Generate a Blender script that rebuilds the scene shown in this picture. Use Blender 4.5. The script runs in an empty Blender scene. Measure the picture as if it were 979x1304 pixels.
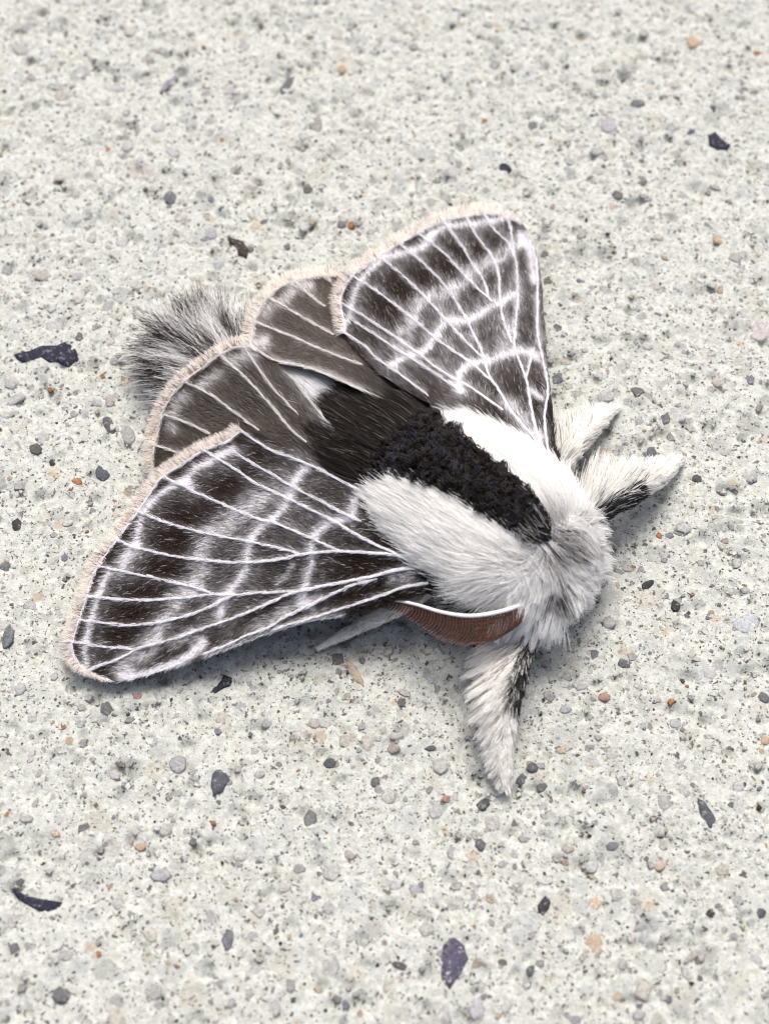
import bpy, math, random
import numpy as np
from mathutils import Matrix, Vector

# ------------------------------------------------------------------ scene, camera, light (1 unit = 1 cm)
sc = bpy.context.scene
sc.unit_settings.system = 'METRIC'
sc.unit_settings.scale_length = 0.01
rng = np.random.default_rng(11)
random.seed(5)

TILT, DIST, FPX, CX, CY, PW, PH = math.radians(31.0), 11.0, 1936.0, 489.5, 652.0, 979.0, 1304.0
CAM = np.array([0.0, -DIST * math.sin(TILT), DIST * math.cos(TILT)])
FW = np.array([0.0, math.sin(TILT), -math.cos(TILT)])
UP = np.array([0.0, math.cos(TILT), math.sin(TILT)])
cd = bpy.data.cameras.new('camera')
cam = bpy.data.objects.new('camera', cd)
sc.collection.objects.link(cam)
cam.location = CAM
cam.rotation_euler = (TILT, 0, 0)
cd.sensor_fit = 'VERTICAL'
cd.sensor_height = 24.0
cd.lens = 24.0 * FPX / PH
cd.clip_start, cd.clip_end = 0.1, 500.0
cd.dof.use_dof = True
cd.dof.focus_distance = 10.75
cd.dof.aperture_fstop = 0.27
sc.camera = cam

SUN_EL, SUN_AZ = 66.0, 4.0         # azimuth measured from +y (away from the camera) towards +x
world = bpy.data.worlds.new('World')
sc.world = world
world.use_nodes = True
wn = world.node_tree.nodes
bg = wn['Background']
sky = wn.new('ShaderNodeTexSky')
sky.sky_type = 'NISHITA'
sky.sun_disc = False
sky.sun_elevation = math.radians(SUN_EL)
sky.sun_rotation = math.radians(SUN_AZ)
sky.air_density, sky.dust_density, sky.ozone_density = 0.62, 6.5, 0.7
world.node_tree.links.new(sky.outputs[0], bg.inputs[0])
bg.inputs[1].default_value = 0.105
sl = bpy.data.lights.new('sun', 'SUN')
sl.energy = 1.5
sl.angle = math.radians(28)
sl.color = (1.0, 0.985, 0.95)
so = bpy.data.objects.new('sun', sl)
sc.collection.objects.link(so)
el, az = math.radians(SUN_EL), math.radians(SUN_AZ)
sdir = Vector((math.sin(az) * math.cos(el), math.cos(az) * math.cos(el), math.sin(el)))
so.rotation_euler = sdir.to_track_quat('Z', 'Y').to_euler()
so.location = sdir * 30
vs = sc.view_settings
vs.view_transform = 'Standard'
vs.look = 'None'
vs.exposure = 0.86
vs.gamma = 1.0
vs.use_curve_mapping = False
sc.cycles.max_bounces = 24
sc.cycles.diffuse_bounces = 20
sc.cycles.transmission_bounces = 20
sc.cycles.filter_width = 1.1
sc.cycles.transparent_max_bounces = 8
sc.cycles.use_denoising = True


# ------------------------------------------------------------------ helpers
def at(x, y, z):
    """the world point at height z (cm) that the photograph shows at pixel x, y"""
    x, y, z = (np.asarray(q, float) for q in (x, y, z))
    a, b = (x - CX) / FPX, -(y - CY) / FPX
    a, b, z = np.broadcast_arrays(a, b, z)
    d = np.stack([a, FW[1] + b * UP[1], FW[2] + b * UP[2]], -1)
    return CAM + d * ((z - CAM[2]) / d[..., 2])[..., None]


def norm(v):
    return v / np.maximum(np.linalg.norm(v, axis=-1, keepdims=True), 1e-9)


def link(o, parent=None, inv=None):
    sc.collection.objects.link(o)
    if parent is not None:
        o.parent = parent
        if inv is not None:
            o.matrix_parent_inverse = inv
    return o


def mesh_obj(name, verts, faces, mat, parent=None, inv=None, col=None, smooth=True):
    me = bpy.data.meshes.new(name)
    me.from_pydata([tuple(map(float, v)) for v in verts], [], [tuple(map(int, f)) for f in faces])
    if col is not None:
        at_ = me.color_attributes.new('tint', 'FLOAT_COLOR', 'POINT')
        c = np.ones((len(verts), 4), np.float32)
        c[:, :3] = col
        at_.data.foreach_set('color', c.ravel())
    if smooth:
        me.polygons.foreach_set('use_smooth', [True] * len(me.polygons))
    me.materials.append(mat)
    me.update()
    return link(bpy.data.objects.new(name, me), parent, inv)


def hair_obj(name, pts, rad, col, mat, parent=None, inv=None):
    """pts (N,K,3), rad (N,) or (N,K), col (N,3) or (N,K,3)"""
    N, K = pts.shape[:2]
    cu = bpy.data.hair_curves.new(name)
    cu.add_curves([K] * N)
    cu.attributes['position'].data.foreach_set('vector', pts.astype(np.float32).ravel())
    ra = cu.attributes.get('radius') or cu.attributes.new('radius', 'FLOAT', 'POINT')
    if np.ndim(rad) < 2:
        prof = np.linspace(1, 0.25, K) ** 0.8
        rad = np.broadcast_to(rad, (N,))[:, None] * prof[None]
    ra.data.foreach_set('value', np.ascontiguousarray(rad, np.float32).ravel())
    if col.ndim == 2:
        col = np.repeat(col[:, None], K, 1)
    c = np.ones((N, K, 4), np.float32)
    c[..., :3] = np.clip(col, 0.002, 0.97)
    ca = cu.attributes.new('tint', 'FLOAT_COLOR', 'POINT')
    ca.data.foreach_set('color', c.ravel())
    cu.materials.append(mat)
    return link(bpy.data.objects.new(name, cu), parent, inv)


def spline(P, n):
    """n points along a Catmull-Rom curve through P, evenly spaced"""
    P = np.asarray(P, float)
    if len(P) == 2:
        t = np.linspace(0, 1, n)[:, None]
        return P[0] * (1 - t) + P[1] * t
    Q = np.vstack([2 * P[0] - P[1], P, 2 * P[-1] - P[-2]])
    out = []
    t = np.linspace(0, 1, 12, endpoint=False)[:, None]
    for i in range(1, len(Q) - 2):
        a, b, c, d = Q[i - 1], Q[i], Q[i + 1], Q[i + 2]
        out.append(0.5 * (2 * b + (c - a) * t + (2 * a - 5 * b + 4 * c - d) * t * t + (3 * b - a - 3 * c + d) * t ** 3))
    out = np.vstack(out + [P[-1:]])
    L = np.r_[0, np.cumsum(np.linalg.norm(np.diff(out, axis=0), axis=1))]
    q = np.linspace(0, L[-1], n)
    return np.stack([np.interp(q, L, out[:, k]) for k in range(P.shape[1])], 1)


def dpoly(P, poly):
    """distance of points P (N,2) to a polyline, and the fraction along it"""
    poly = np.asarray(poly, float)
    best = np.full(len(P), 1e9)
    for a, b in zip(poly[:-1], poly[1:]):
        ab = b - a
        t = np.clip(((P - a) @ ab) / max(ab @ ab, 1e-9), 0, 1)
        best = np.minimum(best, np.linalg.norm(P - a - t[:, None] * ab, axis=1))
    return best


class Lattice:
    """smooth value noise on the plane"""

    def __init__(self, seed):
        self.g = np.random.default_rng(seed).random((256, 256))

    def __call__(self, x, y):
        xi, yi = np.floor(x).astype(int), np.floor(y).astype(int)
        fx, fy = x - xi, y - yi
        fx, fy = fx * fx * (3 - 2 * fx), fy * fy * (3 - 2 * fy)
        g = self.g
        a, b = g[xi % 256, yi % 256], g[(xi + 1) % 256, yi % 256]
        c, d = g[xi % 256, (yi + 1) % 256], g[(xi + 1) % 256, (yi + 1) % 256]
        return (a * (1 - fx) + b * fx) * (1 - fy) + (c * (1 - fx) + d * fx) * fy


class Height:
    """thin-plate height over the wing's plan, from control points (x, y, z)"""

    def __init__(self, ctrl):
        c = np.asarray(ctrl, float)
        self.p = c[:, :2] / 100.0
        n = len(c)
        K = self.k(np.linalg.norm(self.p[:, None] - self.p[None], axis=2)) + 0.02 * np.eye(n)
        Q = np.c_[np.ones(n), self.p]
        A = np.block([[K, Q], [Q.T, np.zeros((3, 3))]])
        self.w = np.linalg.solve(A, np.r_[c[:, 2], 0, 0, 0])

    @staticmethod
    def k(r):
        return np.where(r > 1e-9, r * r * np.log(np.maximum(r, 1e-9)), 0)

    def __call__(self, P):
        q = np.asarray(P, float) / 100.0
        return self.k(np.linalg.norm(q[:, None] - self.p[None], axis=2)) @ self.w[:-3] + self.w[-3] + q @ self.w[-2:]


# ------------------------------------------------------------------ materials
def new_mat(name):
    m = bpy.data.materials.new(name)
    m.use_nodes = True
    nt = m.node_tree
    nt.nodes.clear()
    return m, nt, nt.nodes.new('ShaderNodeOutputMaterial')


def nd(nt, kind, **kw):
    n = nt.nodes.new(kind)
    for k, v in kw.items():
        setattr(n, k, v)
    return n


def tint_mat(name, rough=0.6, trans=0.25, spec=0.3, noise=0.0):
    """colour from the piece's own tint attribute, with light passing through thin hairs"""
    m, nt, out = new_mat(name)
    a = nd(nt, 'ShaderNodeAttribute', attribute_name='tint')
    b = nd(nt, 'ShaderNodeBsdfPrincipled')
    b.inputs['Roughness'].default_value = rough
    b.inputs['Specular IOR Level'].default_value = spec
    src = a.outputs['Color']
    if noise:
        tc = nd(nt, 'ShaderNodeTexCoord')
        nz = nd(nt, 'ShaderNodeTexNoise')
        nz.inputs['Scale'].default_value = 45.0
        nz.inputs['Detail'].default_value = 4.0
        nt.links.new(tc.outputs['Object'], nz.inputs['Vector'])
        mr = nd(nt, 'ShaderNodeMapRange')
        mr.inputs['To Min'].default_value = 1 - noise
        mr.inputs['To Max'].default_value = 1 + noise
        nt.links.new(nz.outputs['Fac'], mr.inputs['Value'])
        vm = nd(nt, 'ShaderNodeVectorMath', operation='SCALE')
        nt.links.new(src, vm.inputs[0])
        nt.links.new(mr.outputs[0], vm.inputs['Scale'])
        src = vm.outputs[0]
        bp = nd(nt, 'ShaderNodeBump')
        bp.inputs['Strength'].default_value = 0.35
        bp.inputs['Distance'].default_value = 0.01
        nt.links.new(nz.outputs['Fac'], bp.inputs['Height'])
        nt.links.new(bp.outputs[0], b.inputs['Normal'])
    nt.links.new(src, b.inputs['Base Color'])
    if trans:
        t = nd(nt, 'ShaderNodeBsdfTranslucent')
        nt.links.new(src, t.inputs['Color'])
        mx = nd(nt, 'ShaderNodeMixShader')
        mx.inputs[0].default_value = trans
        nt.links.new(b.outputs[0], mx.inputs[1])
        nt.links.new(t.outputs[0], mx.inputs[2])
        nt.links.new(mx.outputs[0], out.inputs['Surface'])
    else:
        nt.links.new(b.outputs[0], out.inputs['Surface'])
    return m


M_HAIR = tint_mat('moth_hair', 0.5, 0.45, 0.3)
M_DARKHAIR = tint_mat('moth_crest_scales', 0.48, 0.0, 0.28)
M_WING = tint_mat('wing_membrane', 0.6, 0.12, 0.25, 0.25)
M_BODY = tint_mat('moth_body', 0.7, 0.0, 0.2, 0.2)
M_VEIN = tint_mat('wing_vein', 0.5, 0.1, 0.3, 0.08)


def stone_mat():
    m, nt, out = new_mat('aggregate_stone')
    L = nt.links.new
    a = nd(nt, 'ShaderNodeAttribute', attribute_name='tint')
    ge = nd(nt, 'ShaderNodeNewGeometry')
    n1_ = nd(nt, 'ShaderNodeTexNoise')
    n1_.inputs['Scale'].default_value = 60.0
    n1_.inputs['Detail'].default_value = 5.0
    n1_.inputs['Roughness'].default_value = 0.7
    L(ge.outputs['Position'], n1_.inputs['Vector'])
    mr = nd(nt, 'ShaderNodeMapRange')
    mr.inputs['From Min'].default_value, mr.inputs['From Max'].default_value = 0.3, 0.7
    mr.inputs['To Min'].default_value, mr.inputs['To Max'].default_value = 0.45, 1.15
    L(n1_.outputs['Fac'], mr.inputs['Value'])
    vm = nd(nt, 'ShaderNodeVectorMath', operation='SCALE')
    L(a.outputs['Color'], vm.inputs[0])
    L(mr.outputs[0], vm.inputs['Scale'])
    n2_ = nd(nt, 'ShaderNodeTexNoise')
    n2_.inputs['Scale'].default_value = 34.0
    n2_.inputs['Detail'].default_value = 6.0
    n2_.inputs['Roughness'].default_value = 0.75
    L(ge.outputs['Position'], n2_.inputs['Vector'])
    m2 = nd(nt, 'ShaderNodeMapRange')
    m2.inputs['From Min'].default_value, m2.inputs['From Max'].default_value = 0.56, 0.62
    m2.inputs['To Max'].default_value = 0.4
    L(n2_.outputs['Fac'], m2.inputs['Value'])
    mx = nd(nt, 'ShaderNodeMix', data_type='RGBA')
    L(m2.outputs[0], mx.inputs[0])
    L(vm.outputs[0], mx.inputs[6])
    mx.inputs[7].default_value = (0.42, 0.43, 0.40, 1)
    b = nd(nt, 'ShaderNodeBsdfPrincipled')
    b.inputs['Roughness'].default_value = 0.75
    b.inputs['Specular IOR Level'].default_value = 0.25
    L(mx.outputs[2], b.inputs['Base Color'])
    bp = nd(nt, 'ShaderNodeBump')
    bp.inputs['Strength'].default_value = 0.6
    bp.inputs['Distance'].default_value = 0.01
    L(n2_.outputs['Fac'], bp.inputs['Height'])
    L(bp.outputs[0], b.inputs['Normal'])
    L(b.outputs[0], out.inputs['Surface'])
    return m


M_STONE = stone_mat()


def plain_mat(name, col, rough, noise=0.15):
    m, nt, out = new_mat(name)
    b = nd(nt, 'ShaderNodeBsdfPrincipled')
    b.inputs['Roughness'].default_value = rough
    nz = nd(nt, 'ShaderNodeTexNoise')
    nz.inputs['Scale'].default_value = 40.0
    tc = nd(nt, 'ShaderNodeTexCoord')
    nt.links.new(tc.outputs['Object'], nz.inputs['Vector'])
    mx = nd(nt, 'ShaderNodeMix', data_type='RGBA')
    mx.inputs[6].default_value = tuple(c * (1 - noise) for c in col) + (1,)
    mx.inputs[7].default_value = tuple(c * (1 + noise) for c in col) + (1,)
    nt.links.new(nz.outputs['Fac'], mx.inputs[0])
    nt.links.new(mx.outputs[2], b.inputs['Base Color'])
    nt.links.new(b.outputs[0], out.inputs['Surface'])
    return m


M_EYE = plain_mat('moth_eye', (0.01, 0.008, 0.008), 0.15)
M_RACHIS = plain_mat('antenna_shaft', (0.8, 0.76, 0.76), 0.5, 0.06)
M_BARB = plain_mat('antenna_barb', (0.095, 0.036, 0.019), 0.4, 0.35)


def concrete_mat():
    m, nt, out = new_mat('exposed_aggregate_concrete')
    L = nt.links.new
    tc = nd(nt, 'ShaderNodeTexCoord')
    P = tc.outputs['Object']
    # warp the lookup so that grains are not round
    wz = nd(nt, 'ShaderNodeTexNoise')
    wz.inputs['Scale'].default_value = 9.0
    wz.inputs['Detail'].default_value = 3.0
    L(P, wz.inputs['Vector'])
    sub = nd(nt, 'ShaderNodeVectorMath', operation='SUBTRACT')
    L(wz.outputs['Color'], sub.inputs[0])
    sub.inputs[1].default_value = (0.5, 0.5, 0.5)
    scl = nd(nt, 'ShaderNodeVectorMath', operation='SCALE')
    L(sub.outputs[0], scl.inputs[0])
    scl.inputs['Scale'].default_value = 0.09
    wp = nd(nt, 'ShaderNodeVectorMath', operation='ADD')
    L(P, wp.inputs[0])
    L(scl.outputs[0], wp.inputs[1])
    W = wp.outputs[0]
    fz = nd(nt, 'ShaderNodeTexNoise')
    fz.inputs['Scale'].default_value = 38.0
    fz.inputs['Detail'].default_value = 3.0
    L(P, fz.inputs['Vector'])
    fs = nd(nt, 'ShaderNodeVectorMath', operation='SUBTRACT')
    L(fz.outputs['Color'], fs.inputs[0])
    fs.inputs[1].default_value = (0.5, 0.5, 0.5)
    fc = nd(nt, 'ShaderNodeVectorMath', operation='SCALE')
    L(fs.outputs[0], fc.inputs[0])
    fc.inputs['Scale'].default_value = 0.05
    fa = nd(nt, 'ShaderNodeVectorMath', operation='ADD')
    L(W, fa.inputs[0])
    L(fc.outputs[0], fa.inputs[1])
    W = fa.outputs[0]

    def ramp(src, stops, interp='LINEAR'):
        r = nd(nt, 'ShaderNodeValToRGB')
        r.color_ramp.interpolation = interp
        e = r.color_ramp.elements
        while len(e) < len(stops):
            e.new(0.5)
        for el_, (p, c) in zip(e, stops):
            el_.position = p
            el_.color = (c, c, c, 1) if isinstance(c, (int, float)) else tuple(c) + (1,)
        L(src, r.inputs[0])
        return r.outputs[0]

    def mix(fac, a, b, typ='MIX'):
        x = nd(nt, 'ShaderNodeMix', data_type='RGBA', blend_type=typ)
        for i, s in ((0, fac), (6, a), (7, b)):
            if isinstance(s, (int, float)):
                x.inputs[i].default_value = s
            elif isinstance(s, tuple):
                x.inputs[i].default_value = s + (1,)
            else:
                L(s, x.inputs[i])
        return x.outputs[2]

    def math_(op, a, b):
        x = nd(nt, 'ShaderNodeMath', operation=op)
        for i, s in enumerate((a, b)):
            if isinstance(s, (int, float)):
                x.inputs[i].default_value = s
            else:
                L(s, x.inputs[i])
        return x.outputs[0]

    def noise(scale, detail=4.0, rough=0.6):
        n = nd(nt, 'ShaderNodeTexNoise')
        n.inputs['Scale'].default_value = scale
        n.inputs['Detail'].default_value = detail
        n.inputs['Roughness'].default_value = rough
        L(P, n.inputs['Vector'])
        return n.outputs['Fac']

    def specks(scale, share, radius, soft, offset):
        """share of the cells hold a grain or a pit: (mask, random of the cell)"""
        mp = nd(nt, 'ShaderNodeMapping')
        mp.inputs['Location'].default_value = offset
        L(W, mp.inputs['Vector'])
        v = nd(nt, 'ShaderNodeTexVoronoi')
        v.inputs['Scale'].default_value = scale
        L(mp.outputs[0], v.inputs['Vector'])
        sp = nd(nt, 'ShaderNodeSeparateColor')
        L(v.outputs['Color'], sp.inputs[0])
        has = math_('LESS_THAN', sp.outputs[0], share)
        size = math_('MULTIPLY_ADD', sp.outputs[1], radius * 0.7)
        size.node.inputs[2].default_value = radius * 0.5
        dm = math_('SUBTRACT', size, v.outputs['Distance'])
        dm = math_('DIVIDE', dm, soft)
        dm.node.use_clamp = True
        return math_('MULTIPLY', has, dm), sp.outputs[2], v.outputs['Distance']

    base = mix(ramp(noise(2.2, 3.0), [(0.35, 0.0), (0.65, 1.0)]), (0.47, 0.465, 0.40), (0.55, 0.545, 0.48))
    base = mix(ramp(noise(26.0, 5.0, 0.7), [(0.36, 0.0), (0.62, 1.0)]), base, (0.74, 0.74, 0.69))
    base = mix(ramp(noise(60.0, 4.0, 0.75), [(0.30, 0.5), (0.44, 0.0)]), base, (0.20, 0.185, 0.15))  # fine dark mottle: shade of tiny pits painted into the cement colour
    palette = [(0.0, (0.40, 0.41, 0.39)), (0.18, (0.54, 0.54, 0.49)), (0.34, (0.33, 0.34, 0.34)), (0.5, (0.50, 0.48, 0.40)),
               (0.62, (0.44, 0.45, 0.46)), (0.74, (0.52, 0.46, 0.37)), (0.84, (0.62, 0.62, 0.58)), (0.93, (0.28, 0.28, 0.27))]
    g1, c1, d1 = specks(5.5, 0.55, 0.50, 0.05, (3, 7, 0))
    col = mix(math_('MULTIPLY', g1, 0.42), base, ramp(c1, palette, 'CONSTANT'))
    g2, c2, d2 = specks(11.0, 0.36, 0.50, 0.09, (9, 2, 4))
    col = mix(math_('MULTIPLY', g2, 0.48), col, ramp(c2, [(0.0, (0.31, 0.315, 0.30)), (0.25, (0.45, 0.445, 0.41)), (0.45, (0.22, 0.225, 0.23)),
                                                         (0.58, (0.62, 0.62, 0.58)), (0.76, (0.40, 0.36, 0.30)), (0.88, (0.15, 0.15, 0.16)), (0.96, (0.48, 0.31, 0.17))], 'CONSTANT'))
    g3, c3, d3 = specks(27.0, 0.16, 0.44, 0.12, (1, 5, 8))  # dark chips and pits; the pits' shade is painted into the colour
    col = mix(math_('MULTIPLY', g3, 0.85), col, ramp(c3, [(0.0, (0.035, 0.03, 0.025)), (0.4, (0.10, 0.085, 0.07)), (0.65, (0.28, 0.27, 0.26)), (0.9, (0.30, 0.17, 0.08))], 'CONSTANT'))
    g4, c4, d4 = specks(62.0, 0.17, 0.52, 0.14, (6, 6, 1))  # finest pits, with the shade inside them put in as dark colour
    col = mix(math_('MULTIPLY', g4, 0.9), col, ramp(c4, [(0.0, (0.03, 0.027, 0.025)), (0.55, (0.10, 0.09, 0.075)), (0.85, (0.2, 0.18, 0.15))], 'CONSTANT'))
    b = nd(nt, 'ShaderNodeBsdfPrincipled')
    g5, c5, d5 = specks(17.0, 0.55, 0.55, 0.16, (4, 1, 3))
    col = mix(math_('MULTIPLY', g5, 0.30), col, ramp(c5, palette, 'CONSTANT'))
    cg = nd(nt, 'ShaderNodeVectorMath', operation='MULTIPLY')
    L(col, cg.inputs[0])
    cg.inputs[1].default_value = (0.755, 0.782, 0.785)
    L(cg.outputs[0], b.inputs['Base Color'])
    b.inputs['Roughness'].default_value = 0.8
    b.inputs['Specular IOR Level'].default_value = 0.3
    h = math_('MULTIPLY_ADD', noise(30.0, 6.0, 0.7), 0.6)
    L(noise(75.0, 3.0, 0.7), h.node.inputs[2])
    h = math_('SUBTRACT', h, math_('MULTIPLY', g4, 0.6))
    h = math_('SUBTRACT', h, math_('MULTIPLY', g3, 0.4))
    bp = nd(nt, 'ShaderNodeBump')
    bp.inputs['Strength'].default_value = 0.9
    bp.inputs['Distance'].default_value = 0.012
    L(h, bp.inputs['Height'])
    L(bp.outputs[0], b.inputs['Normal'])
    L(b.outputs[0], out.inputs['Surface'])
    return m


# ------------------------------------------------------------------ the ground
n1, n2, n3 = Lattice(1), Lattice(2), Lattice(3)
PIT_N = 2600
pit_xy = np.c_[rng.uniform(-4.2, 4.2, PIT_N), rng.uniform(-4.4, 6.4, PIT_N)]
pit_r = rng.gamma(2.0, 0.008, PIT_N) + 0.012
GX0, GX1, GY0, GY1, GS = -4.6, 4.6, -4.8, 6.8, 0.021


def relief(x, y):
    return 0.030 * (n1(x * 3 + 40, y * 3 + 40) - 0.5) + 0.020 * (n2(x * 11 + 90, y * 11 + 90) - 0.5) + 0.012 * (n3(x * 31 + 200, y * 31 + 200) - 0.5) - 0.02


def build_ground():
    gx = np.arange(GX0, GX1 + GS / 2, GS)
    gy = np.arange(GY0, GY1 + GS / 2, GS)
    X, Y = np.meshgrid(gx, gy, indexing='ij')
    X = X + rng.uniform(-0.3, 0.3, X.shape) * GS
    Y = Y + rng.uniform(-0.3, 0.3, Y.shape) * GS
    Z = relief(X, Y)
    for (px, py), r in zip(pit_xy, pit_r):
        i0, i1 = int((px - 3 * r - GX0) / GS), int((px + 3 * r - GX0) / GS) + 2
        j0, j1 = int((py - 3 * r - GY0) / GS), int((py + 3 * r - GY0) / GS) + 2
        s = np.s_[max(i0, 0):i1, max(j0, 0):j1]
        d2 = (X[s] - px) ** 2 + (Y[s] - py) ** 2
        Z[s] -= min(1.3 * r, 0.05) * np.exp(-(d2 / (r * r)) ** 1.5)
    nx, ny = X.shape
    verts = np.stack([X, Y, Z], -1).reshape(-1, 3)
    idx = np.arange(nx * ny).reshape(nx, ny)
    quads = np.stack([idx[:-1, :-1], idx[1:, :-1], idx[1:, 1:], idx[:-1, 1:]], -1).reshape(-1, 4)
    # a coarse skirt carries the slab on beyond the finely worked part
    ring = np.array([idx[0, 0], idx[-1, 0], idx[-1, -1], idx[0, -1]])
    far = np.array([(-30, -30, -0.02), (30, -30, -0.02), (30, 30, -0.02), (-30, 30, -0.02)], float)
    base = len(verts)
    verts = np.vstack([verts, far])
    sides = [list(idx[:, 0]), list(idx[-1, :]), list(idx[::-1, -1]), list(idx[0, ::-1])]
    faces = [tuple(q) for q in quads.tolist()]
    for k, s in enumerate(sides):
        faces.append(tuple(s[::-1]) + (base + k, base + (k + 1) % 4))
    o = mesh_obj('concrete_pavement', verts, faces, concrete_mat())
    o['kind'] = 'structure'
    o['label'] = 'pale cream exposed aggregate concrete under the moth'
    return o


ground = build_ground()


def stone_mesh(verts2d, name, col, dome=0.02, lift=0.008):
    """a broken pebble flush with the concrete, from its outline in cm"""
    P = np.asarray(verts2d, float)
    n = len(P)
    c = P.mean(0)
    V = [(*p, -0.02) for p in P]
    V += [(*(c + (p - c) * 0.96), lift * 0.2) for p in P]
    V += [(*(c + (p - c) * 0.72), lift * rng.uniform(0.7, 1.1)) for p in P]
    V.append((*c, lift + dome * 0.2))
    F = []
    for i in range(n):
        j = (i + 1) % n
        F += [(i, j, n + j, n + i), (n + i, n + j, 2 * n + j, 2 * n + i), (2 * n + i, 2 * n + j, 3 * n)]
    me = bpy.data.meshes.new(name)
    me.from_pydata([tuple(map(float, v)) for v in V], [], F)
    a = me.color_attributes.new('tint', 'FLOAT_COLOR', 'POINT')
    cc = np.ones((len(V), 4), np.float32)
    cc[:, :3] = (np.asarray(col) * 0.80 if max(col) < 0.22 else np.asarray(col) * 0.52 + np.array((0.43, 0.43, 0.40)) * 0.38) * rng.uniform(0.85, 1.15, (len(V), 1))
    a.data.foreach_set('color', cc.ravel())
    me.polygons.foreach_set('use_smooth', [True] * len(me.polygons))
    me.materials.append(M_STONE)
    return me


def outline(n, jag, rg, spread=1.0):
    a = (np.arange(n) + rg.uniform(-0.3, 0.3, n)) * 2 * np.pi / n
    r = 1 + rg.uniform(-jag, jag, n)
    return np.c_[r * np.cos(a) * spread, r * np.sin(a)]


NAVY, SLATE, VIOLET, GREY, PALE = (0.022, 0.022, 0.05), (0.10, 0.105, 0.125), (0.10, 0.09, 0.145), (0.25, 0.25, 0.25), (0.5, 0.5, 0.5)
DARK, ORANGE, RED, PINK, TAN, BLUE = (0.045, 0.045, 0.048), (0.5, 0.3, 0.14), (0.32, 0.09, 0.05), (0.6, 0.42, 0.36), (0.52, 0.44, 0.34), (0.36, 0.38, 0.42)

taken = []


def put_stone(me, x, y, z=None):
    o = bpy.data.objects.new('stone', me)
    link(o, ground)
    o.location = (x, y, float(relief(np.array([x]), np.array([y]))[0]) + 0.002 if z is None else z)
    return o


# stones traced one by one: outline in photograph pixels, or centre, size and turn
traced = [
    ([(16, 450), (37, 445), (53, 438), (73, 438), (84, 433), (90, 436), (100, 449), (100, 457), (88, 466), (74, 459), (61, 459), (50, 453), (37, 450), (35, 459), (27, 461)], NAVY),
    ([(900, 172), (910, 167), (918, 176), (930, 184), (926, 192), (912, 191), (902, 184)], NAVY),
    ([(14, 1130), (30, 1139), (52, 1144), (80, 1148), (76, 1159), (60, 1162), (40, 1155), (22, 1143)], NAVY),
    ([(577, 1190), (592, 1203), (597, 1220), (588, 1240), (572, 1262), (562, 1250), (559, 1222), (564, 1202)], VIOLET),
    ([(276, 975), (287, 982), (294, 993), (284, 1008), (271, 1015), (268, 1000), (270, 985)], SLATE),
    ([(888, 1014), (896, 1018), (908, 1034), (914, 1052), (904, 1055), (893, 1040), (889, 1026)], SLATE),
    ([(290, 298), (299, 303), (310, 306), (317, 317), (314, 328), (303, 324), (300, 314), (292, 308)], (0.05, 0.038, 0.03)),
    ([(262, 884), (276, 870), (284, 856), (297, 860), (293, 871), (281, 876), (268, 888)], (0.03, 0.032, 0.05)),
    ([(202, 116), (211, 102), (224, 92), (226, 98), (216, 108), (206, 118)], (0.15, 0.13, 0.23)),
    ([(355, 112), (366, 96), (376, 94), (375, 106), (366, 117), (357, 118)], (0.16, 0.16, 0.17)),
    ([(440, 838), (452, 846), (463, 866), (464, 875), (453, 868), (442, 852)], (0.5, 0.36, 0.22)),
]
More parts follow.
